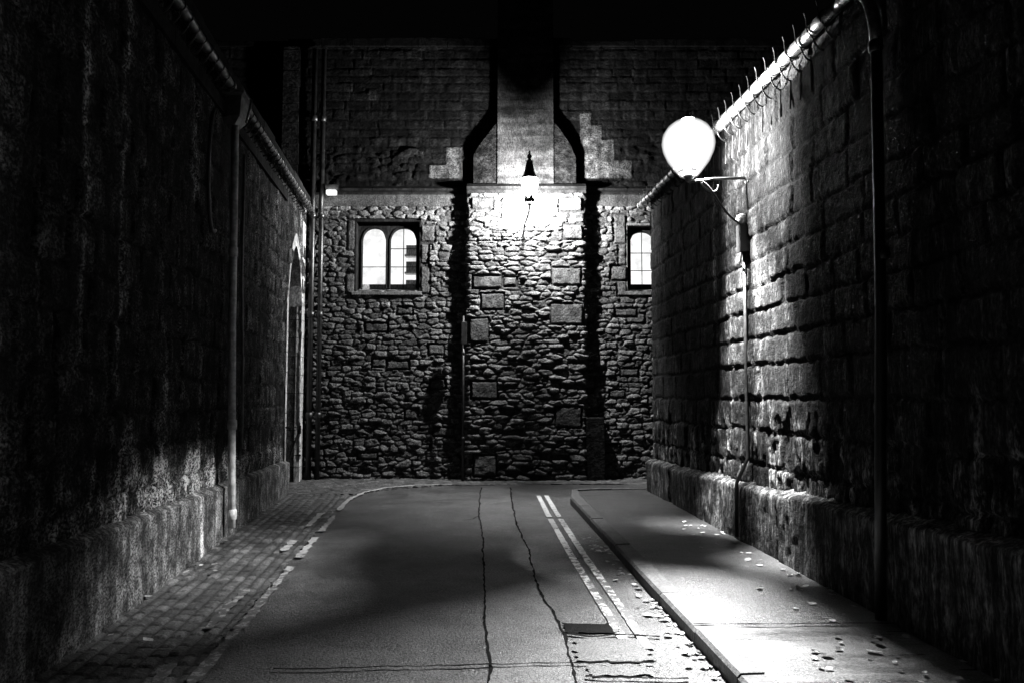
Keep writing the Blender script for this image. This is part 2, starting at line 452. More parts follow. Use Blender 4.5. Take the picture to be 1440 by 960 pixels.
# setts along the left wall and across the foot of the far wall
def setts(name, x0, x1, y0, y1, step, bl, bw, along, clip, seed):
    nx, ny = int((x1 - x0) / step) + 1, int((y1 - y0) / step) + 1
    X, Y = np.meshgrid(np.linspace(x0, x1, nx), np.linspace(y0, y1, ny))
    U, V = (Y - LB * 0, X - LB * .9 * Y) if along == 'y' else (X, Y)
    D, ID = ashlar(U, V, bw * .85, bw * 1.15, bl * .8, bl * 1.3, seed, .008)
    h = sst(D, .0, .028)
    Z = gz(Y) + .004 + .013 * h * (.4 + ID) - .004 * (1 - h) + .012 * (fbm(X * 1.3, Y * 1.3, seed) - .5)
    T = (.45 + .55 * h) * (.6 + .8 * ID)
    xc, yc = (X[:-1, :-1] + X[1:, 1:]) / 2, (Y[:-1, :-1] + Y[1:, 1:]) / 2
    o = obj(name, np.stack([X, Y, Z], -1).reshape(-1, 3), gridfaces(ny, nx, clip(xc, yc)), M['setts'], tone=T, smooth=True)
    o['kind'] = 'structure'; return o
def far_edge(x): return np.where(x < -1.0, np.where(x < -2.3, 12.4, 12.4 + 1.2 * np.sqrt(np.clip((x + 2.3) / 1.3, 0, 1))), 13.6 + .05 * (x + 1))
setts('cobbled_path', -4.0, -1.1, -3, 13.4, .016, .17, .105, 'y', lambda x, y: (x < CE(y)) & (x > LA + LB * y - .05) & (y < far_edge(x) + .02), 31)
setts('cobbled_path', -4.2, 7, 12.3, 14.55, .022, .2, .11, 'x', lambda x, y: (y > np.maximum(far_edge(x), 12.41)) & (x > LA + LB * y - .5), 32)

# raised pavement with kerb stones
def KX(y): return 1.495 - .0585 * y
kp = [(KX(y), y) for y in np.linspace(-3.5, 11.8, 18)] + [(.80, 12.1), (.86, 12.3), (1.02, 12.42), (1.5, 12.5), (2.2, 12.62), (4.0, 12.85), (8.5, 13.4)]
PZ = .10
def off_pt(i, d):
    a = kp[max(i - 1, 0)]; b = kp[min(i + 1, len(kp) - 1)]
    L = math.hypot(b[0] - a[0], b[1] - a[1]); return (kp[i][0] + d * (b[1] - a[1]) / L, kp[i][1] - d * (b[0] - a[0]) / L)
inner = [off_pt(i, .15) for i in range(len(kp))]
def pave_poly(x, y):
    xe = np.interp(y, [p[1] for p in inner[:19]], [p[0] for p in inner[:19]])
    ye = np.interp(x, [p[0] for p in inner[19:]], [p[1] for p in inner[19:]])
    return (x > xe - .03) & (y < ye + .03)
X2, Y2 = 8.2, 13.3
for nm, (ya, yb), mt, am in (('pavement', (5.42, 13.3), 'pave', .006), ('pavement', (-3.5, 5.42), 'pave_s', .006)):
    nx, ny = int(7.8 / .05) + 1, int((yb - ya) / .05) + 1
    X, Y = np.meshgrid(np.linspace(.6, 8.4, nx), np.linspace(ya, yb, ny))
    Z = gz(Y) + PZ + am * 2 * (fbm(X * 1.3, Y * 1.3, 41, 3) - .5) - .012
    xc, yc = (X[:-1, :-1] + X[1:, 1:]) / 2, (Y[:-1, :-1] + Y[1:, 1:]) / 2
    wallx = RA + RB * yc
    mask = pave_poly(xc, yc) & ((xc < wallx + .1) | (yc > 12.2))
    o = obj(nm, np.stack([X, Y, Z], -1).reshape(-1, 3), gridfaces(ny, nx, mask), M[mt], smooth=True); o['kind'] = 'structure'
ribbon('road_seam', [(1.2, 5.42), (1.7, 5.40), (2.6, 5.44)], .02, PZ + .003, M['tar'], .006, 22)
mb = MB(); rng = random.Random(5)
def along(poly, d):
    for a, b in zip(poly[:-1], poly[1:]):
        L = math.hypot(b[0] - a[0], b[1] - a[1])
        if d <= L: return (a[0] + (b[0] - a[0]) * d / L, a[1] + (b[1] - a[1]) * d / L), ((b[0] - a[0]) / L, (b[1] - a[1]) / L)
        d -= L
    return None
d = 0.
while True:
    L = rng.uniform(.75, 1.0); 
    # shorter stones round the corner
    if 15.0 < d < 18.2: L = .32
    e1, e2 = along(kp, d + .006), along(kp, d + L - .006)
    if e1 is None or e2 is None: break
    dz = rng.uniform(-.008, .004); tp = []
    for (p, t) in (e1, e2):
        n = (t[1], -t[0])
        for (o_, zz) in ((0, -.15), (0, PZ - .02), (.02, PZ), (.155, PZ + .002), (.155, -.15)):
            tp.append((p[0] + n[0] * o_, p[1] + n[1] * o_, gz(p[1]) + zz + (dz if zz > 0 else 0)))
    mb.add(tp, [(0, 1, 6, 5), (1, 2, 7, 6), (2, 3, 8, 7), (3, 4, 9, 8), (0, 4, 3, 2, 1), (5, 6, 7, 8, 9)])
    d += L
mb.build('kerb', M['kerb'])['kind'] = 'structure'

# ------------------------------------------------------------------ left wall
lw = empty('boundary_wall', (LA, 0, 0), 'tall soot-black stone wall on the left of the lane, above a strip of setts', 'wall')
DY0, DY1, DZS, DZT = 12.70, 14.02, 3.2, 4.15          # doorway opening
def darch(y): 
    u = np.clip((y - (DY0 + DY1) / 2) / ((DY1 - DY0) / 2), -1, 1)
    return DZS + (DZT - DZS) * (1 - np.abs(u) ** 1.7) ** .75
def left_face(Y, Z):
    D, ID = ashlar(Y, Z, .24, .36, .35, .8, 51, .035)
    j = sst(D, .0, .03)
    n = fbm(Y * 3, Z * 3, 52, 5)
    ero = sst(fbm(Y * 1.1, Z * 1.4, 53, 4), .45, .62)            # weathered-away patches
    H = .022 * j + .022 * (ID - .5) * j + .03 * (n - .5) - .02 * ero * fbm(Y * 9, Z * 9, 54, 3)
    T = (.5 + .8 * ID) * (.45 + .55 * j) * (.4 + 1.2 * fbm(Y * 6, Z * 6, 60, 4))
    # pale runs of lime and salts, each with its own place
    for (yc, w, zl, zh, s) in ((5.2, .04, 1.6, 5, 2.6), (5.88, .035, 1.4, 5, 2.4), (7.65, .08, 3.4, 4.6, 2.2), (7.95, .05, 1.0, 2.3, 2.0), (9.2, .05, 1.2, 4.6, 2.4), (4.2, .06, .6, 2.2, 1.2), (6.9, .07, .9, 2.6, 1.6), (11.6, .1, 3.2, 4.9, 1.2), (13.8, .12, 2, 5, 1.5)):
        wv = yc + .05 * (vn(Z * 2.5, Z * 0 + yc, 55) - .5)
        T += 2.4 * s * np.exp(-((Y - wv) / w) ** 2) * sst(Z, zl, zl + .3) * (1 - sst(Z, zh - .4, zh)) * (.2 + 1.4 * vn(Y * 20, Z * 7, 56))
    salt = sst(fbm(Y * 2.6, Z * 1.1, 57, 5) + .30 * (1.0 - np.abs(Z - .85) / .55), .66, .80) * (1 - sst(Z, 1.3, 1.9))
    T += salt * (3.5 + 9 * np.exp(-((Y - 7.8) / 1.2) ** 2))  # salts, boosted along the middle stretch to stand in for lamplight
    H += .012 * salt * fbm(Y * 20, Z * 12, 59, 3)
    base = sst(.98 + .2 * (fbm(Y * 2, Z * 2, 58) - .5) - Z, 0, .06)   # paler band just above the ledge
    T += base * 1.3
    return H, T
hfwall('wall_face', 'l', -3, 14.45, .55, 5.05, .026, left_face, M['left'], lw, lambda y, z: ~((y > DY0) & (y < DY1) & (z < darch(y))))
def left_plinth(Y, Z):
    top = .70 - .011 * (Y - 4.2)
    c = sst(Z, top - .012, top + .05)
    H = .10 * (1 - c) + .035 * (1 - c) * (fbm(Y * 2.2, Z * 2.2, 61, 4) - .5) + .008 * (fbm(Y * 7, Z * 7, 62, 4) - .5) - .03 * c
    T = .5 + .6 * fbm(Y * 3, Z * 2.5, 63, 5)
    st = sst(vn(Y * 7, Z * .5, 64), .62, .8)
    T += .3 * st * (.4 + vn(Y * 30, Z * 3, 65))
    T += 2.2 * np.exp(-((Y - 7.85 - .03 * vn(Z * 6, Z * 0, 66)) / .05) ** 2)
    return H, T
hfwall('plinth', 'l', -3, DY0 - .02, -.2, .86, .022, left_plinth, M['plinth_l'], lw)
mb = MB()
def lbox(mb, y0, y1, z0, z1, h0, h1, f=Lp, n=1):
    for k in range(n):
        ya, yb = y0 + (y1 - y0) * k / n, y0 + (y1 - y0) * (k + 1) / n
        V = [f(ya, z0, h0), f(yb, z0, h0), f(yb, z0, h1), f(ya, z0, h1), f(ya, z1, h0), f(yb, z1, h0), f(yb, z1, h1), f(ya, z1, h1)]
        mb.add(V, [(3, 2, 1, 0), (4, 5, 6, 7), (0, 1, 5, 4), (1, 2, 6, 5), (2, 3, 7, 6), (3, 0, 4, 7)])
lbox(mb, -3, DY0, -.4, 5.03, -.5, -.06); lbox(mb, DY1, 14.46, -.4, 5.03, -.5, -.06); lbox(mb, DY0, DY1, DZT + .02, 5.03, -.5, -.06)
mb.build('wall_core', M['dark_stone'], lw)
mb = MB(); rng = random.Random(9); y = -3.
while y < 14.4:
    L = min(rng.uniform(.7, 1.0), 14.45 - y)
    dz = rng.uniform(-.012, .012)
    lbox(mb, y + .004, y + L - .004, 5.055, 5.23 + dz, -.52, .10 + rng.uniform(-.01, .01)); y += L
mb.build('coping', M['dark_stone'], lw)
# arched doorway at the far end: jamb stones, arch stones, deep pale reveal, door leaf
dw = MB()
jz = [gz(13.4) - .05]
while jz[-1] < DZS - .2: jz.append(jz[-1] + .32)
jz.append(DZS)
for a, b in zip(jz[:-1], jz[1:]):
    lbox(dw, DY0 - .13, DY0, a + .005, b - .005, -.36, .035)
    lbox(dw, DY1, DY1 + .34, a + .005, b - .005, -.36, .03)
ang = np.linspace(DY0, DY1, 13)
for a, b in zip(ang[:-1], ang[1:]):
    za, zb = float(darch(a)), float(darch(b))
    V = [Lp(a, za, .03), Lp(b, zb, .03), Lp(b, zb + .22, .03), Lp(a, za + .22, .03), Lp(a, za, -.36), Lp(b, zb, -.36), Lp(b, zb + .22, -.36), Lp(a, za + .22, -.36)]
    dw.add(V, [(0, 1, 2, 3), (7, 6, 5, 4), (4, 5, 1, 0), (3, 2, 6, 7), (0, 3, 7, 4), (1, 5, 6, 2)])
lbox(dw, DY1 + .005, DY1 + .34, DZS + .005, 5.0, -.3, .025)
ds = dw.build('doorway_surround', M['pale'], lw)
db = MB()
for k in range(6):
    a = DY0 + (DY1 - DY0) * k / 6; b = DY0 + (DY1 - DY0) * (k + 1) / 6
    lbox(db, a + .004, b - .004, gz(13) + .02, DZT + .0, -.30, -.25)
db.build('door', M['wood'], lw)

# ------------------------------------------------------------------ right wall
RY1 = 12.28
rw = empty('boundary_wall', (RA, 0, 0), 'tall stone block wall on the right of the lane, lit by the globe lamp fixed to it', 'wall')
def right_face(Y, Z):
    D, ID = ashlar(Y, Z, .25, .34, .4, .75, 71, .03)
    j = sst(D, .0, .03)
    n = fbm(Y * 4, Z * 4, 72, 5)
    H = .026 * j + .016 * (ID - .5) * j + .028 * (n - .5) + .016 * (fbm(Y * 14, Z * 9, 73, 3) - .5)
    low = 1 - sst(Z, 1.15, 1.75)
    pits = sst(fbm(Y * 9, Z * 3.2, 74, 4), .48, .62)            # decayed honeycomb near the plinth
    H -= .03 * pits * low
    T = (.5 + .7 * ID) * (.6 + .4 * j)
    T *= 1 - .55 * low * pits
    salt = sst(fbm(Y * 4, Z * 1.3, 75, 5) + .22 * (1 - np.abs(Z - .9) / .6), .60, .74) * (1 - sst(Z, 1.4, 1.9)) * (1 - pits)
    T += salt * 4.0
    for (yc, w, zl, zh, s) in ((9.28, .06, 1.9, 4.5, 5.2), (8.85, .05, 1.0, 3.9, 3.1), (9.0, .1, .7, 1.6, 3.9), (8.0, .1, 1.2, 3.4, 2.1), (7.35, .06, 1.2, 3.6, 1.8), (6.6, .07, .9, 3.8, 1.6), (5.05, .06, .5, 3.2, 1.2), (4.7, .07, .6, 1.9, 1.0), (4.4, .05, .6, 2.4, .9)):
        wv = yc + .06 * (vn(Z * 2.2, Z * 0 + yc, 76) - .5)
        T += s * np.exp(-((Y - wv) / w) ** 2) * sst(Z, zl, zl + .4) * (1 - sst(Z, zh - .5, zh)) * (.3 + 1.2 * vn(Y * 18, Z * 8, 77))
    return H, T
hfwall('wall_face', 'r', -3, RY1, .6, 4.66, .024, right_face, M['right'], rw)
def right_plinth(Y, Z):
    top = .82 - .019 * (Y - 4.3)
    D, ID = ashlar(Y, Z * 0 + .4, 3, 4, .9, 1.9, 81, .02)
    j = sst(D, .0, .03)
    top = top + .03 * (ID - .5) + .02 * (fbm(Y * 3, Z * 0, 82) - .5)
    c = sst(Z, top - .05, top + .05)
    H = .13 * (1 - c) + (1 - c) * (.02 * (ID - .5) - .03 * (1 - j)) + .05 * (1 - c) * (fbm(Y * 3, Z * 3, 83, 4) - .5) + .015 * (fbm(Y * 12, Z * 6, 84, 3) - .5) - .04 * c
    T = .65 + .5 * ID + .5 * (fbm(Y * 6, Z * 1.2, 85, 4) - .5) + .7 * sst(Z, top - .12, top)
    return H, T
hfwall('plinth', 'r', -3, RY1 + .02, -.1, 1.0, .022, right_plinth, M['plinth_r'], rw)
mb = MB(); lbox(mb, -3, RY1, -.4, 4.64, -.5, -.06, Rp); mb.build('wall_core', M['dark_stone'], rw)
mb = MB(); lbox(mb, RY1 + .001, RY1 + .05, .0, 4.64, -.5, .0, Rp); mb.build('wall_end', M['dark_stone'], rw)
mb = MB(); rng = random.Random(10); y = -3.
while y < RY1 - .1:
    L = min(rng.uniform(.7, 1.0), RY1 + .05 - y)
    lbox(mb, y + .004, y + L - .004, 4.665, 4.80 + rng.uniform(-.01, .01), -.52, .06); y += L
mb.build('coping', M['dark_stone'], rw)

# ------------------------------------------------------------------ far building
D0, DP = 14.5, 14.25
fb = empty('stone_building', (0, D0, 0), 'old rubble-stone building closing the end of the lane, with lit windows and a chimney breast', 'building')
def facade(name, x0, x1, z0, z1, step, fn, m, holes=(), yface=D0, parent=None):
    nx, nz = int((x1 - x0) / step) + 1, int((z1 - z0) / step) + 1
    X, Z = np.meshgrid(np.linspace(x0, x1, nx), np.linspace(z0, z1, nz))
    H, T = fn(X, Z)
    xc, zc = (X[:-1, :-1] + X[1:, 1:]) / 2, (Z[:-1, :-1] + Z[1:, 1:]) / 2
    mask = np.ones(xc.shape, bool)
    for (a, b, c, d_) in holes: mask &= ~((xc > a) & (xc < b) & (zc > c) & (zc < d_))
    return obj(name, np.stack([X, yface - H, Z], -1).reshape(-1, 3), gridfaces(nz, nx, mask), m, parent or fb, tone=T, smooth=True)
def rub(X, Z, w, h, seed, depth, blocks=()):
    E, ID, OX, OZ = rubble(X, Z, w, h, seed)
    j = .6 * sst(E, .02, .12) + .4 * sst(E, .05, .34)
    tilt = (_hash(np.floor(ID * 9999), np.floor(ID * 77), 5) - .5)
    H = depth * j * (.35 + .85 * ID) + depth * .5 * j * tilt * OZ + depth * .3 * j * OX * (ID - .5)
    H += .045 * (fbm(X * 11, Z * 15, seed + 7, 5) - .5) * (.4 + .6 * j) + .03 * (fbm(X * 1.2, Z * 1.2, seed + 8, 3) - .5)
    T = (.6 + .4 * sst(E, .02, .12)) * (.45 + 1.0 * ID)
    for (a, b, c, d_, hh, tt) in blocks:
        e = np.minimum(np.minimum(X - a, b - X), np.minimum(Z - c, d_ - Z)) + .035 * (fbm(X * 9, Z * 9, seed + 20) - .5)
        inside = sst(e, -.002, .02); out = (e > -.03)
        hb = hh + .035 * (fbm(X * 9, Z * 9, seed + 21, 5) - .5)
        H = np.where(out, H * .0 * (1 - inside) + hb * inside, H); T = np.where(out, .75 * tt * (.45 + .55 * inside) * (.5 + fbm(X * 7, Z * 7, seed + 23, 4)), T)
    return H, T
W1 = (-2.87, -1.66, 3.54, 4.87); W2 = (2.08, 3.29, 3.54, 4.80)
rb = random.Random(3); blocks = []
for k in range(16):   # larger squared stones bonded into the rubble
    x = rb.choice((rb.uniform(-3.4, -1.2), rb.uniform(1.5, 2.6))); z = rb.uniform(.4, 3.2); w = rb.uniform(.22, .4); h = rb.uniform(.1, .18)
    blocks.append((x, x + w, z, z + h, .03, rb.uniform(.6, 1.1)))
blocks += [(-3.02, -2.87, 3.5, 3.85, .03, .9), (-3.0, -2.87, 4.3, 4.85, .03, .8), (-1.66, -1.5, 3.5, 4.0, .03, 1.0), (-1.66, -1.53, 4.05, 4.4, .03, 1.0), (-1.66, -1.42, 4.45, 4.75, .03, .9),
           (1.86, 2.08, 4.42, 4.95, .035, 1.1), (1.95, 2.08, 4.02, 4.4, .03, 1.0), (1.80, 2.08, 3.74, 4.0, .035, 1.0), (1.92, 2.08, 3.46, 3.72, .03, .9), (1.72, 1.9, 2.5, 2.62, .03, 1.6)]
facade('rubble_wall', -5.2, 6.0, -.1, 5.10, .0125, lambda X, Z: rub(X, Z, .20, .095, 101, .052, blocks), M['rubble'], [W1, W2])
def band(X, Z):
    D, ID = ashlar(X, Z, .24, .26, .5, .9, 111, .008)
    return .02 * sst(D, 0, .012) + .01 * (fbm(X * 6, Z * 6, 112) - .5) + .03, .45 + .3 * ID
facade('ashlar_band', -5.2, 6.0, 5.10, 5.31, .03, band, M['rubble'])
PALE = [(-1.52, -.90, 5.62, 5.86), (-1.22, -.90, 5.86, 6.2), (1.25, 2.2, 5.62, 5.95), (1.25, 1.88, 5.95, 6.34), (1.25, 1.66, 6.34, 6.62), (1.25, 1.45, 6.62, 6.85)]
def upper(X, Z):
    D, ID = ashlar(X, Z, .12, .19, .28, .6, 121, .02)
    j = sst(D, 0, .02)
    rough = 1 - sst(Z, 6.0, 6.7)                       # lower courses badly weathered
    E, I2, OX, OZ = rubble(X, Z, .3, .14, 122)
    H = .016 * j + .014 * (ID - .5) + .02 * (fbm(X * 5, Z * 5, 123, 4) - .5) + rough * .035 * sst(fbm(X * 2.2, Z * 4, 124, 4), .4, .65) * sst(E, 0, .3)
    T = (.5 + .5 * j) * (.55 + .9 * ID)
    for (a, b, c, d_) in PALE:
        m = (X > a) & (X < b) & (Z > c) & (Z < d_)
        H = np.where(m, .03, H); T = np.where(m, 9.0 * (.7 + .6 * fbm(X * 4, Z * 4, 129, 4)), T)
    m = (X > -2.66) & (X < -2.5) & (Z > 7.1) & (Z < 7.28); T = np.where(m, 2.6, T); H = np.where(m, .03, H)
    m = (X > -2.2) & (X < -1.62) & (np.abs(Z - 6.0 - .12 * np.sin(X * 6)) < .07); T = np.where(m, 2.2, T); H = np.where(m, .06, H)
    return H, T
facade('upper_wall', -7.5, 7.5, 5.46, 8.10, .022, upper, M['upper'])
mb = MB()
mb.box((-7.5, D0 + .06, 5.4), (7.5, D0 + .5, 8.1)); mb.box((-7.5, D0 + .06, -.4), (-3.05, D0 + .5, 5.4))
mb.box((W1[1] + .0, D0 + .06, -.4), (W2[0], D0 + .5, 5.4)); mb.box((W2[1], D0 + .06, -.4), (7.5, D0 + .5, 5.4))
mb.box((-3.05, D0 + .06, -.4), (W1[0], D0 + .5, 5.4))
for w in (W1, W2):
    mb.box((w[0], D0 + .06, -.4), (w[1], D0 + .5, w[2] - .06)); mb.box((w[0], D0 + .06, w[3]), (w[1], D0 + .5, 5.4))
mb.build('wall_core', M['dark_stone'], fb)
mb = MB(); rng = random.Random(14); x = -7.5
while x < 7.5:
    w = rng.uniform(.5, .8); hgt = 8.11 + rng.choice((.14, .14, .16, .10, .17))
    mb.box((x + .004, D0 - .05, 8.105), (x + w - .004, D0 + .5, hgt), .012); x += w
mb.build('parapet', M['parapet'], fb)
# string course: sloped weathering over a hollow
def course(x0, x1, yf, z0, z1, d):
    V = []
    pr = [(0, z0), (d * .35, z0 + .01), (d * .45, z0 + .06), (d, z0 + .085), (d, z0 + .115), (0, z1)]
    for x in (x0, x1): V += [(x, yf - a, z) for a, z in pr]
    n = len(pr); return V, [(i, i + 1, i + 1 + n, i + n) for i in range(n - 1)] + [tuple(reversed(range(n))), tuple(range(n, 2 * n))]
mb = MB(); x = -7.4
rng = random.Random(8)
for (xa, xb) in ((-7.4, -.78), (1.29, 7.4)):
    x = xa; mb = MB()
    while x < xb - .01:
        w = min(rng.uniform(.6, 1.1), xb - x)
        mb.add(*course(x + .003, x + w - .003, D0 + .02, 5.29, 5.50, .15 + rng.uniform(-.006, .006))); x += w
    mb.build('string_course', M['dark_stone'], fb)
# lower chimney breast (rubble pier) wrapped round three sides
PX0, PX1, PB = -.77, 1.28, .29
ss = np.concatenate([np.linspace(-PB, -.001, 26), np.linspace(.012, PX1 - PX0 - .012, 168), np.linspace(PX1 - PX0 + .001, PX1 - PX0 + PB, 26)])
zs = np.arange(-.1, 5.285, .0125)
S, Z = np.meshgrid(ss, zs)
pb = [(.07, .58, 3.56, 3.78, .05, .9), (1.47, 2.03, 2.92, 3.27, .055, .7), (.22, .62, 3.18, 3.46, .04, .55), (.02, .34, 2.6, 3.02, .05, .6), (1.5, 2.0, 3.62, 3.92, .05, 1.0), (.62, .85, 3.6, 3.76, .05, .9),
      (.04, .42, 5.0, 5.2, .05, .9), (1.62, 2.02, 4.96, 5.2, .05, .9), (1.7, 2.03, 4.45, 4.7, .045, .9),
      (.05, .5, 1.6, 1.9, .04, .7), (1.55, 2.0, 1.1, 1.45, .04, .6), (.1, .48, .25, .6, .05, 1.2)]
H, T = rub(S, Z, .25, .088, 131, .065, pb)
crack = np.exp(-((Z - 4.42 - .02 * (vn(S * 6, S * 0, 9) - .5)) / .012) ** 2) * ((S > 0) & (S < 1.0))  # shadow line of a ledge, put into the tone and a groove
H -= .05 * crack; T *= 1 - .6 * crack
Wd = PX1 - PX0
PXs = np.where(S < 0, PX0 - H, np.where(S > Wd, PX1 + H, PX0 + S)); PYs = np.where(S < 0, DP - S * 1.0, np.where(S > Wd, DP + (S - Wd), DP - H))
obj('pier', np.stack([PXs, PYs, Z], -1).reshape(-1, 3), gridfaces(len(zs), len(ss)), M['rubble'], fb, tone=T, smooth=True)
mb = MB(); mb.add(*course(PX0 - .04, PX1 + .05, DP - .0, 5.27, 5.46, .11)); mb.box((PX0 - .02, DP + .002, 5.272), (PX1 + .02, D0 - .02, 5.455))
mb.build('pier_cap', M['dark_stone'], fb)
# shoulders and the narrow upper breast
def shoulder(X, Z):
    H, T = rub(X, Z, .2, .1, 141, .035); return H, T * .8
def slopebox(poly):
    return MB().prism(poly, DP + .05, D0 + .02)
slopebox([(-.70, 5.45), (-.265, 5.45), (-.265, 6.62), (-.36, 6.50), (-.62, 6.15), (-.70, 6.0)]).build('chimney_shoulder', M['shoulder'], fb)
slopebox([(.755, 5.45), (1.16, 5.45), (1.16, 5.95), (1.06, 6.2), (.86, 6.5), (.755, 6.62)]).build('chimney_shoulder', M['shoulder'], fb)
def breast(X, Z):
    D, ID = ashlar(X, Z, .16, .24, .4, .9, 151, .006)
    return .006 * sst(D, 0, .012) + .006 * (fbm(X * 5, Z * 5, 152) - .5), .7 + .5 * ID
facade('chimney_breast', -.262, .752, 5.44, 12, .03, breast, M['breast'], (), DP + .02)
mb = MB(); mb.box((-.258, DP + .03, 5.44), (.748, D0 + .4, 12)); mb.build('chimney_core', M['dark_stone'], fb)
# low block beside the pier, and the paler projecting strip at the left end of the facade
MB().box((1.31, 14.22, .1), (1.63, 14.46, 1.27), .02).build('corner_block', M['shoulder'], fb)
mb = MB(); z = 4.9
rng = random.Random(4)
while z < 8.0:
    h = min(rng.uniform(.28, .42), 8.06 - z); mb.box((-4.20, D0 - .16, z + .003), (-3.90 + rng.uniform(-.01, .01), D0 + .03, z + h - .003), .01); z += h
mb.build('pilaster_strip', M['shoulder'], fb)
# windows: moulded stone frames with round-headed lights, lit rooms behind
def arch_plate(mb, x0, x1, zs_, zt, ztop, y0, y1, n=14):
    """stone between a round head and the flat top of the frame"""
    xc, a = (x0 + x1) / 2, (x1 - x0) / 2
    xs = [xc - a * math.cos(math.pi * i / n) for i in range(n + 1)]
    zz = [zs_ + (zt - zs_) * (max(0, 1 - abs((x - xc) / a) ** 2.3)) ** .5 for x in xs]
    for i in range(n):
        A, B = (xs[i], zz[i]), (xs[i + 1], zz[i + 1])
        V = [(A[0], y0, A[1]), (B[0], y0, B[1]), (B[0], y0, ztop), (A[0], y0, ztop), (A[0], y1, A[1]), (B[0], y1, B[1]), (B[0], y1, ztop), (A[0], y1, ztop)]
        mb.add(V, [(0, 1, 2, 3), (7, 6, 5, 4), (1, 0, 4, 5)])
    # raised roll moulding round the head and down the sides
    mb.tube([(x0 - .012, y0 - .004, W1[2] + .07)] + [(x0 - .012 if i == 0 else x1 + .012 if i == n else xs[i], y0 - .004, zz[i] + .014) for i in range(n + 1)] + [(x1 + .012, y0 - .004, W1[2] + .07)], .016, 6)
YF = D0 + .17
def window(w, lights, bars, label):
    x0, x1, z0, z1 = w
    win = MB(); b = .002
    zb = z0 + .07
    cuts = [x0 + b] + [v for l in lights for v in l] + [x1 - b]
    for i in range(0, len(cuts), 2): win.box((cuts[i], YF, zb), (cuts[i + 1], YF + .10, z1 - b), .004)
    for (a, c) in lights: arch_plate(win, a, c, 4.50, 4.74 if w is W1 else 4.67, z1 - b, YF + .003, YF + .10)
    fr = win.build('window', M['dark_stone'], fb, smooth=False); fr['label'] = label
    rv = MB()   # splayed reveal lining
    for (a, c) in ((x0, x0 + .025), (x1 - .025, x1)): rv.box((a, D0 - .01, z0 + .004), (c, YF - .002, z1 - .004))
    rv.box((x0 + .026, D0 - .012, z1 - .05), (x1 - .026, YF - .002, z1 - .002))
    rv.build('reveal', M['dressed'] if w is W2 else M['dark_stone'], fr)
    s = MB(); V = [(x0 - .03, D0 - .075, z0 - .07), (x1 + .03, D0 - .075, z0 - .07), (x1 + .03, D0 - .075, z0 - .02), (x0 - .03, D0 - .075, z0 - .02), (x0 - .0, YF + .1, z0 - .07), (x1 + .0, YF + .1, z0 - .07), (x1, YF + .1, zb - .003), (x0, YF + .1, zb - .003)]
    s.add(V, [(0, 1, 2, 3), (3, 2, 6, 7), (0, 3, 7, 4), (1, 5, 6, 2), (4, 7, 6, 5), (0, 4, 5, 1)]); s.build('sill', M['dressed'], fr)
    for li, (a, c) in enumerate(lights):
        g = MB(); g.add([(a, YF + .06, zb), (c, YF + .06, zb), (c, YF + .06, z1 - .06), (a, YF + .06, z1 - .06)], [(0, 1, 2, 3)]); g.build('pane', M['glass'], fr)
        vb, hb = bars[li]; k = MB()
        for v in vb: k.box((a + (c - a) * v - .007, YF + .045, zb), (a + (c - a) * v + .007, YF + .058, z1 - .12))
        for z in hb: k.box((a, YF + .0455, z - .007), (c, YF + .0575, z + .007))
        if vb or hb: k.build('glazing_bar', M['iron'], fr)
    room = MB(); rx0, rx1, rz0, rz1, ry0, ry1 = x0 - .35, x1 + .35, z0 - .25, z1 + .25, D0 + .52, D0 + 2.0
    room.add([(rx0, ry1, rz0), (rx1, ry1, rz0), (rx1, ry1, rz1), (rx0, ry1, rz1), (rx0, ry0, rz0), (rx1, ry0, rz0), (rx1, ry0, rz1), (rx0, ry0, rz1)],
             [(0, 1, 2, 3), (0, 3, 7, 4), (1, 5, 6, 2), (3, 2, 6, 7), (0, 4, 5, 1)])
    room.build('lit_room', M['room'], fr)
    ins = MB(); ins.box((x0 + .02, D0 + .3, z0 + .0), (x1 - .02, D0 + .48, z0 + .17)); ins.build('inner_sill', M['shelf'] if w is W1 else M['dark_stone'], fr)
    return fr
window(W1, [(-2.77, -2.33), (-2.25, -1.77)], [([], [4.02]), ([.5], [4.02, 4.36])], 'twin round-headed window with its interior shelves showing')
window(W2, [(2.19, 2.62), (2.75, 3.18)], [([.5], [3.95, 4.28]), ([.5], [3.95, 4.28])], 'round-headed window partly hidden by the right wall')
sh = empty('shelf_unit', (-1.95, D0 + .75, 3.62), 'grey shelf unit standing inside the twin window, seen through its right light', 'shelf')
for z, w_, h in ((3.62, .29, .22), (3.98, .27, .22), (4.32, .24, .20)):
    MB().box((-2.06, D0 + .75, z), (-1.74, D0 + .95, z + .035)).build('shelf_board', M['white'], sh)
    MB().box((-2.05, D0 + .88, z + .036), (-2.05 + w_, D0 + .94, z + .036 + h)).build('folder_row', M['shelf'], sh)

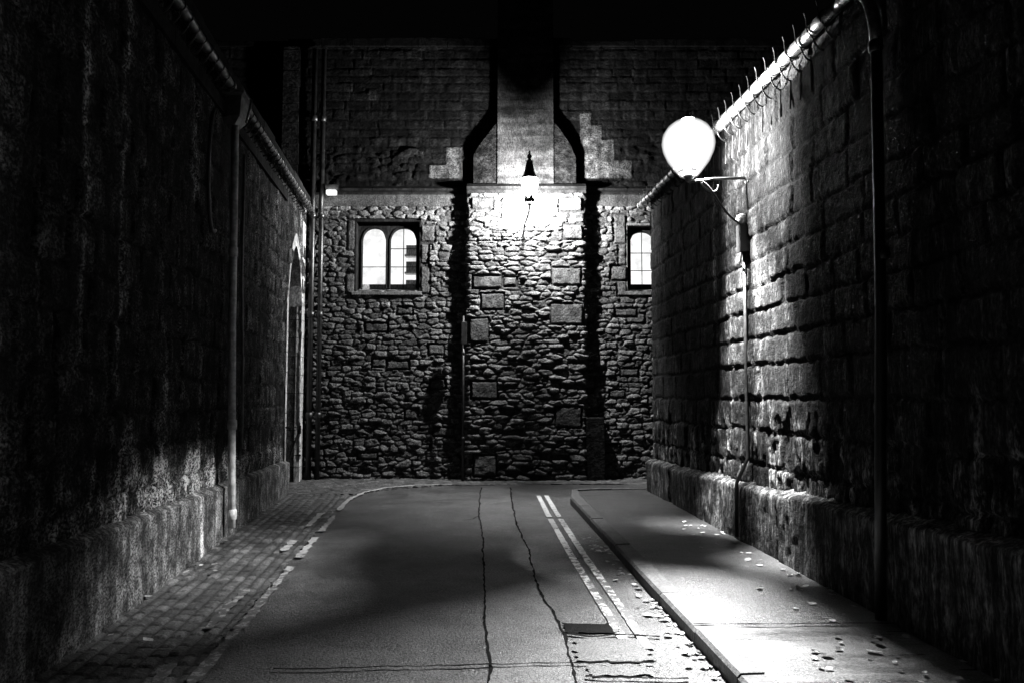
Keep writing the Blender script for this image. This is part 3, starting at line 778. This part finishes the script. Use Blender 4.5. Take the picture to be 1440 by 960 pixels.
# ------------------------------------------------------------------ gutters with iron hooks
def gutter(side, y0, y1, z, off, r, step, label, up, arm, drop, mt):
    f = Lp if side == 'l' else Rp
    n = LN if side == 'l' else RN
    root = empty('gutter', f(y0, z, off), label, 'gutter')
    mb = MB(); mb.tube([f(y0 + (y1 - y0) * k / 24, z + .006 * math.sin(k * 1.7), off + .006 * math.sin(k * 2.3)) for k in range(25)], r, 12)
    mb.build('pipe', mt, root, smooth=True)
    # one hook: ring round the pipe, upright rod, curved arm to the wall, rod dropping down the wall
    def hook(ya):
        h = MB()
        ring = [f(ya, z + (r + .008) * math.sin(a), off + (r + .008) * math.cos(a)) for a in np.linspace(0, 2 * math.pi, 13)[:-1]]
        h.tube(ring, .006, 5, True)
        if up: h.tube([f(ya, z - r * .3, off + r + .01), f(ya, z + r + up * .4, off + r + .018), f(ya, z + r + up, off + r + .03)], .0045, 5)
        if arm:
            h.tube(bez(f(ya, z - r, off + .02), f(ya, z - r - .06, off + .02), f(ya + .03, z - .17, off * .55), f(ya + .06, z - .15, .015), 8), .008, 5)
        if drop: h.tube([f(ya + .06, z - .15, .02), f(ya + .06, z - .15 - drop, .03)], .008, 5)
        return h
    first = hook(y0 + .15).build('bracket', M['hook'] if side == 'r' else M['iron'], root)
    k = 1; y = y0 + .15 + step
    a0 = Vector(f(y0 + .15, z, off))
    while y < y1 - .05:
        c = first.copy(); COL.objects.link(c); c.parent = root; c.location = Vector(f(y, z, off)) - a0; y += step
    mb = MB(); mb.tube([f(y1, z, off), f(y1 + .05, z, off)], r * 1.12, 12); mb.build('stop_end', mt, root)
    return root
gutter('r', 6.05, 12.45, 4.63, .12, .055, .215, 'bright round gutter with iron hooks along the top of the right wall', .075, True, .26, M['zinc'])
gutter('l', -1.0, 8.45, 4.98, .12, .05, .215, 'near dark gutter with iron hooks on the left wall, ending at the hopper', 0, True, .0, M['lead'])
gutter('l', 9.0, 14.1, 4.98, .12, .05, .19, 'far dark gutter running from the hopper to the end of the left wall', 0, True, .0, M['lead'])

# ------------------------------------------------------------------ downpipes
def collar(pp, r, parent, m, h=.06):
    mb = MB(); mb.lathe(pp, [(r * .95, -h), (r * 1.35, -h * .8), (r * 1.45, 0), (r * 1.35, h * .8), (r * .95, h)], 12); mb.build('collar', m, parent, smooth=True)
dp = empty('downpipe', Lp(8.7, .2, .10), 'grey downpipe with a square hopper head on the left wall', 'downpipe')
mb = MB(); mb.tube([Lp(8.7, 4.62, .12), Lp(8.7, 2.4, .14), Lp(8.7, .95, .17), Lp(8.7, .22, .185)], .04, 12); mb.build('pipe', M['greypipe'], dp, smooth=True)
for z in (3.2, 1.32): collar(Lp(8.7, z, .13 if z > 2 else .165), .036, dp, M['greypipe'])
collar(Lp(8.7, .36, .185), .036, dp, M['greypipe'])
hp = MB(); hh = []
for (hw, z, d0, d1) in ((.10, 4.60, .03, .14), (.15, 4.68, .01, .20), (.17, 4.90, .01, .22), (.20, 4.92, .0, .25), (.20, 4.95, .0, .25)):
    hh += [Lp(8.7 - hw, z, d0), Lp(8.7 + hw, z, d0), Lp(8.7 + hw, z, d1), Lp(8.7 - hw, z, d1)]
F = [(3, 2, 1, 0), (16, 17, 18, 19)] + [(r * 4 + k, r * 4 + (k + 1) % 4, r * 4 + 4 + (k + 1) % 4, r * 4 + 4 + k) for r in range(4) for k in range(4)]
hp.add(hh, F); hp.build('hopper_head', M['lead'], dp)
mb = MB(); mb.tube(bez(Lp(9.02, 4.96, .12), Lp(8.98, 5.05, .24), Lp(8.75, 5.0, .30), Lp(8.6, 4.62, .26), 10), .014, 6); mb.build('overflow_pipe', M['zinc'], dp, smooth=True)

rp = empty('downpipe', Rp(5.5, .1, .09), 'dark downpipe at the near end of the bright gutter on the right wall', 'downpipe')
mb = MB(); mb.tube(bez(Rp(6.05, 4.63, .12), Rp(5.7, 4.66, .12), Rp(5.52, 4.5, .11), Rp(5.52, 4.1, .10), 10), .042, 12); mb.build('swan_neck', M['zinc'], rp, smooth=True)
mb = MB(); mb.tube([Rp(5.52, 4.1, .10), Rp(5.52, 2.2, .13), Rp(5.52, 1.1, .17), Rp(5.52, .12, .2)], .038, 12); mb.build('pipe', M['iron'], rp, smooth=True)
for z in (4.08, 2.6): collar(Rp(5.52, z, .105), .036, rp, M['iron'], .045)

for (x, r, lab) in ((-3.62, .055, 'thick black downpipe in the far left corner, close to the doorway'), (-3.46, .045, 'slim black downpipe on the rubble wall, left of the twin window')):
    p = empty('downpipe', (x, 14.36, .16), lab, 'downpipe', 'black downpipes in the far corner')
    mb = MB(); mb.tube([(x, 14.36, 8.0 if r < .05 else 8.0), (x, 14.36, .16)], r, 12); mb.build('pipe', M['iron'], p, smooth=True)
    for z in (1.3, 3.1, 4.9, 6.7): collar((x, 14.36, z), r, p, M['iron'])
p = empty('downpipe', (-.86, 14.14, .17), 'thin iron pipe beside the left edge of the rubble pier', 'downpipe')
mb = MB(); mb.tube([(-.86, 14.14, 3.05), (-.86, 14.14, .17)], .022, 10); mb.build('pipe', M['iron'], p, smooth=True)
for z in (.9, 2.4): collar((-.86, 14.14, z), .022, p, M['iron'], .03)
MB().box((-.89, 14.10, 2.55), (-.80, 14.2, 2.95), .01).build('junction_box', M['iron'], p)
# conduits and cables on the walls
cd = MB(); cd.tube([Lp(9.55, 4.55, .03), Lp(9.56, 3.0, .03), Lp(9.7, 1.9, .035), Lp(9.75, 1.0, .03)], .016, 8); tag(cd.build('conduit', M['conduit'], None, True), 'thin pale conduit running down the left wall past the hopper pipe', 'conduit')
cd = MB(); cd.tube(bez(Lp(8.15, 4.6, .04), Lp(7.8, 4.3, .06), Lp(7.9, 3.1, .06), Lp(8.3, 3.35, .04), 14), .02, 8); tag(cd.build('cable', M['cable'], None, True), 'black cable hanging in a loop on the left wall beside the hopper pipe', 'cable')
cd = MB(); cd.tube([Rp(8.3, 3.16, .04), Rp(8.3, 2.0, .045), Rp(8.3, 1.0, .045), Rp(8.3, .74, .17), Rp(8.3, .2, .18)], .02, 8); tag(cd.build('cable', M['cable'], None, True), 'black cable running down the right wall below the lamp junction box', 'cable')
jb = empty('junction_box', Rp(8.28, 3.16, .0), 'black junction box on the right wall under the globe lamp bracket', 'junction box')
V = [Rp(8.28 + a, z, h) for z in (3.12, 3.40) for a, h in ((-.06, .0), (.06, .0), (.06, .11), (-.06, .11))]
MB().add(V, [(3, 2, 1, 0), (4, 5, 6, 7), (0, 1, 5, 4), (1, 2, 6, 5), (2, 3, 7, 6), (3, 0, 4, 7)]).build('box', M['iron'], jb)
c = Rp(8.28, 3.46, .07); MB().lathe(c, [(.01, -.06), (.05, -.04), (.06, 0), (.05, .04), (.01, .06)], 12).build('sensor', M['white'], jb, True)
MB().tube(bez(Rp(8.26, 3.13, .08), Rp(8.25, 3.0, .1), Rp(8.33, 2.95, .1), Rp(8.33, 3.1, .06), 8), .01, 6).build('cable_loop', M['cable'], jb, True)

# ------------------------------------------------------------------ lamps
def point(name, loc, w, r, parent):
    l = bpy.data.lights.new(name, 'POINT'); l.energy = w; l.shadow_soft_size = r; l.color = (1, 1, 1)
    o = bpy.data.objects.new(name, l); COL.objects.link(o); o.location = Vector(loc) - rootloc(parent); o.parent = parent
    return o
LX, LY, LZ = 1.84, 8.2, 3.88
wallx = RA + RB * LY
la = empty('wall_lamp', Rp(LY, 3.89, 0), 'glaring globe lamp on an iron bracket fixed to the right wall', 'lamp')
GP = [(.09, .03), (.13, .08), (.20, .18), (.245, .28), (.26, .36), (.245, .45), (.19, .53), (.12, .58), (.05, .605)]
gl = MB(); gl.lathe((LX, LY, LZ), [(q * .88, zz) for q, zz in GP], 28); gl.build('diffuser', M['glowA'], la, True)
gl = MB(); gl.lathe((LX, LY, LZ - .012), [(q * 1.0 + .018 * min(1, zz / .2), zz * 1.05) for q, zz in GP], 36); gl.build('globe', M['glowShell'], la, True)  # outer glass, its fading glow put in as the lamp's halo
MB().lathe((LX, LY, LZ), [(.02, -.04), (.03, -.03), (.05, .0), (.06, .025)], 16).build('collar', M['lead'], la, True)
MB().lathe((LX, LY, LZ + .625), [(.07, 0), (.06, .02), (.025, .04), (.02, .07), (.005, .10)], 12).build('finial', M['iron'], la, True)
br = MB(); br.tube([(LX, LY, LZ - .04), (LX + .25, LY + .01, LZ - .005), Rp(LY + .03, 3.89, .01)], .016, 8)
br.tube(bez((LX + .12, LY, LZ - .03), (LX + .16, LY, LZ - .16), (LX + .32, LY, LZ - .18), (LX + .30, LY, LZ - .07), 10), .010, 6)
br.build('bracket', M['lead'], la, True)
rose = MB(); rose.tube([Rp(LY + .03, 3.89, -.01), Rp(LY + .03, 3.89, .03)], .06, 12); rose.build('wall_plate', M['lead'], la)
cb_ = MB(); cb_.tube(bez((LX + .1, LY, LZ - .02), (LX + .26, LY, LZ - .05), (LX + .3, LY, LZ - .38), Rp(8.27, 3.41, .07), 14), .013, 6); cb_.build('cable', M['cable'], la, True)
# light blockers added inside the globe: far side, strip towards the near wall
for a0, a1 in ((50, 168), (208, 228), (268, 306)):
    top = 4 if a0 > 250 else 6
    sd = MB(); V = []; K = max(3, int((a1 - a0) / 8))
    prof = [(.10, .05), (.15, .16), (.19, .30), (.195, .40), (.16, .49), (.08, .55)][:top]
    for k in range(K + 1):
        a = math.radians(a0 + (a1 - a0) * k / K)
        V += [(LX + q * math.cos(a), LY + q * math.sin(a), LZ + zz) for q, zz in prof]
    n = len(prof)
    sd.add(V, [(k * n + i, (k + 1) * n + i, (k + 1) * n + i + 1, k * n + i + 1) for k in range(K) for i in range(n - 1)])
    sd.build('shade', M['iron'], la, True)
for z0, z1 in ((.05, .186), (.207, .55)):      # added blocker with a slot letting light onto the opposite wall's foot
    sd = MB(); V = []
    for k in range(5):
        a = math.radians(167.5 + 41 * k / 4)
        for zz in np.linspace(z0, z1, 4):
            q = float(np.interp(zz, [.05, .16, .30, .40, .49, .55], [.10, .15, .19, .195, .16, .08]))
            V.append((LX + q * math.cos(a), LY + q * math.sin(a), LZ + zz))
    sd.add(V, [(k * 4 + i, k * 4 + 4 + i, k * 4 + 5 + i, k * 4 + 1 + i) for k in range(4) for i in range(3)])
    sd.build('shade', M['iron'], la, True)
sd = MB(); V = []      # added see-through filter dimming the light towards the wall
for k in range(13):
    a = math.radians(306 + 104 * k / 12)
    for zz in np.linspace(.12, .55, 6):
        q = float(np.interp(zz, [.05, .16, .30, .40, .49, .55], [.10, .15, .19, .195, .16, .08]))
        V.append((LX + q * math.cos(a), LY + q * math.sin(a), LZ + zz))
sd.add(V, [(k * 6 + i, k * 6 + 6 + i, k * 6 + 7 + i, k * 6 + 1 + i) for k in range(12) for i in range(5)])
sd.build('shade', M['mesh_shade'], la, True)
hd = [(LX, LY, LZ + .032)] + [(LX + .105 * math.cos(math.radians(a)), LY + .105 * math.sin(math.radians(a)), LZ + .032) for a in range(95, 291, 15)]  # half disc added under the bulb to keep light off the lane below
MB().add(hd, [(0, i, i + 1) for i in range(1, len(hd) - 1)]).build('base_plate', M['iron'], la)
sd = MB(); V = []      # and a narrower added filter towards the carriageway
for k in range(7):
    a = math.radians(228 + 20 * k / 6)
    for zz in np.linspace(.05, .55, 7):
        q = float(np.interp(zz, [.05, .16, .30, .40, .49, .55], [.10, .15, .19, .195, .16, .08]))
        V.append((LX + q * math.cos(a), LY + q * math.sin(a), LZ + zz))
sd.add(V, [(k * 7 + i, k * 7 + 7 + i, k * 7 + 8 + i, k * 7 + 1 + i) for k in range(6) for i in range(6)])
sd.build('shade', M['mesh_open'], la, True)
PA = 10500
point('bulb', (LX, LY, LZ + .34), PA, .032, la)

BX, BY, BZ = .30, 13.5, 4.98
lb = empty('wall_lamp', (BX, DP, BZ), 'pointed iron lantern glowing on the rubble pier between the two windows', 'lamp')
g = MB(); g.lathe((BX, BY, BZ), [(.10, .0), (.135, .14), (.175, .36)], 6, .3)
g.F = g.F[:-2]; g.build('glass', M['glowB'], lb)
fr = MB()
for k in range(6):
    a = .3 + math.pi / 3 * k
    fr.tube([(BX + .10 * math.cos(a), BY + .10 * math.sin(a), BZ), (BX + .18 * math.cos(a), BY + .18 * math.sin(a), BZ + .37)], .007, 5)
fr.lathe((BX, BY, BZ), [(.022, -.10), (.04, -.08), (.042, -.05), (.03, -.035)], 6, .3)
fr.tube([(BX + .105 * math.cos(.3 + math.pi / 3 * k), BY + .105 * math.sin(.3 + math.pi / 3 * k), BZ) for k in range(6)], .008, 5, True)
fr.build('frame', M['iron'], lb)
MB().lathe((BX, BY, BZ + .37), [(.14, -.012), (.145, .0), (.125, .03), (.092, .10), (.075, .18), (.06, .25), (.055, .29), (.065, .30)], 18).build('cap', M['iron'], lb, True)
MB().lathe((BX, BY, BZ + .67), [(.06, 0), (.03, .02), (.022, .04), (.04, .065), (.045, .085), (.03, .11), (.012, .13), (.02, .15), (.004, .19)], 12).build('finial', M['iron'], lb, True)
b2 = MB(); b2.tube(bez((BX, BY, BZ - .07), (BX, BY, BZ - .35), (BX - .09, DP - .25, BZ - .2), (BX - .09, DP - .03, BZ - .45), 12), .016, 6)
b2.tube([(BX - .09, DP - .02, BZ - .40), (BX - .09, DP - .02, BZ - .75)], .02, 6)
b2.build('bracket', M['iron'], lb, True)
PBW = 2600
# light blockers added inside the lantern, front and back, open below
for a0, a1, q, za, zb in ((205, 335, .09, -.055, .35), (32, 148, .083, -.012, .0)):
    sd = MB(); V = []; K = 14
    for k in range(K + 1):
        a = math.radians(a0 + (a1 - a0) * k / K)
        V += [(BX + q * math.cos(a), BY + q * math.sin(a), BZ + za), (BX + q * 1.4 * math.cos(a), BY + q * 1.4 * math.sin(a), BZ + zb)]
    sd.add(V, [(k * 2, k * 2 + 2, k * 2 + 3, k * 2 + 1) for k in range(K)]); sd.build('shade', M['iron'], lb, True)
point('bulb', (BX, BY, BZ + .08), PBW, .045, lb)

bl = empty('bulkhead_lamp', (-3.33, D0, 5.2), 'small bright bulkhead lamp high in the far left corner above the black downpipes', 'lamp')
MB().box((-3.38, D0 - .22, 5.36), (-3.16, D0 - .14, 5.46), .01).build('housing', M['iron'], bl)
MB().box((-3.36, D0 - .235, 5.27), (-3.18, D0 - .145, 5.357), .01).build('diffuser', M['glowC'], bl)
MB().box((-3.30, D0 - .14, 5.37), (-3.24, D0 - .0, 5.43)).build('arm', M['iron'], bl)
point('bulb', (-3.27, D0 - .30, 5.30), 10.0, .04, bl)

# iron handrail bracket by the doorway
ir = empty('boot_scraper', Lp(12.55, gz(12.5) + .1, .1), 'bent iron bar fixed low beside the arched doorway at the end of the left wall', 'iron bar')
mb = MB(); mb.tube([Lp(12.6, 1.15, .04), Lp(12.6, 1.15, .26), Lp(12.6, .72, .12), Lp(12.6, .72, .28)], .016, 6)
mb.tube([Lp(12.6, 1.18, .26), Lp(12.6, 1.05, .26)], .02, 6); mb.build('bar', M['iron'], ir)

# ------------------------------------------------------------------ fallen leaves
def leafmesh(seed):
    r = random.Random(seed); V = []; n = 5
    L, W = r.uniform(.05, .075), r.uniform(.018, .03); curl = r.uniform(.1, .5)
    for i in range(n + 1):
        t = i / n; w = W * math.sin(math.pi * min(1, t * .95 + .03)) ** .8
        zz = .004 + curl * L * (t - .5) ** 2 + .004 * math.sin(t * 7)
        V += [(t * L - L / 2, -w, zz + .3 * w), (t * L - L / 2, 0, zz), (t * L - L / 2, w, zz + .25 * w)]
    F = []
    for i in range(n):
        for k in (0, 1): F.append((i * 3 + k, i * 3 + k + 3, i * 3 + k + 4, i * 3 + k + 1))
    me = bpy.data.meshes.new('fallen_leaf'); me.from_pydata(V, [], F); me.materials.append(M['leaf']); me.update(); return me
LM = [leafmesh(s) for s in range(6)]
rl = random.Random(17)
def leaf(x, y, z, label, group):
    o = bpy.data.objects.new('fallen_leaf', rl.choice(LM)); COL.objects.link(o)
    o.location = (x, y, z); o.rotation_euler = (rl.uniform(-.2, .2), rl.uniform(-.2, .2), rl.uniform(0, 6.28)); s = rl.uniform(.45, 1.15); o.scale = (s, s, s * .5)
    tag(o, label, 'leaf', group)
for k in range(110):
    y = 4.0 + 5.0 * rl.random() ** 1.3; x = KX(y) - .02 - abs(rl.gauss(0, .07))
    leaf(x, y, und(x, y) + .008, 'pale fallen leaf lying in the gutter against the kerb', 'fallen leaves along the kerb')
for k in range(60):
    y = rl.uniform(4.1, 9.5); x = RA + RB * y - .14 - abs(rl.gauss(0, .28))
    leaf(x, y, gz(y) + PZ - .004, 'pale fallen leaf on the pavement at the foot of the right wall', 'fallen leaves on the pavement')
for k in range(24):
    y = rl.uniform(4.2, 5.3); x = rl.uniform(1.7, 2.4)
    leaf(x, y, gz(y) + PZ - .004, 'pale fallen leaf on the wet part of the pavement', 'fallen leaves on the wet pavement')
for k in range(14):
    y = rl.uniform(5, 12); x = LA + LB * y + .12 + abs(rl.gauss(0, .2))
    leaf(x, y, gz(y) + .04, 'pale fallen leaf on the setts by the left wall', 'fallen leaves on the setts')

# ------------------------------------------------------------------ night sky, camera, render settings
w = bpy.data.worlds.new('World'); scene.world = w; w.use_nodes = True
bg = w.node_tree.nodes['Background']; bg.inputs['Color'].default_value = (1, 1, 1, 1); bg.inputs['Strength'].default_value = .0009
cam = bpy.data.cameras.new('camera'); co = bpy.data.objects.new('camera', cam); COL.objects.link(co)
co.location = (0, 0, 1.6); co.rotation_euler = (math.radians(90 + 4.057), 0, 0)
cam.sensor_width = 36; cam.lens = 1128 / 1440 * 36; cam.clip_end = 600; cam.clip_start = .05
scene.camera = co
vs = scene.view_settings; vs.view_transform = 'Standard'; vs.look = 'None'; vs.exposure = 0; vs.gamma = 1; vs.use_curve_mapping = False
cy = scene.cycles
cy.max_bounces = 4; cy.diffuse_bounces = 1; cy.glossy_bounces = 2; cy.transparent_max_bounces = 12
cy.caustics_reflective = False; cy.caustics_refractive = False
cy.use_denoising = True
try: cy.denoiser = 'OPENIMAGEDENOISE'
except Exception: pass
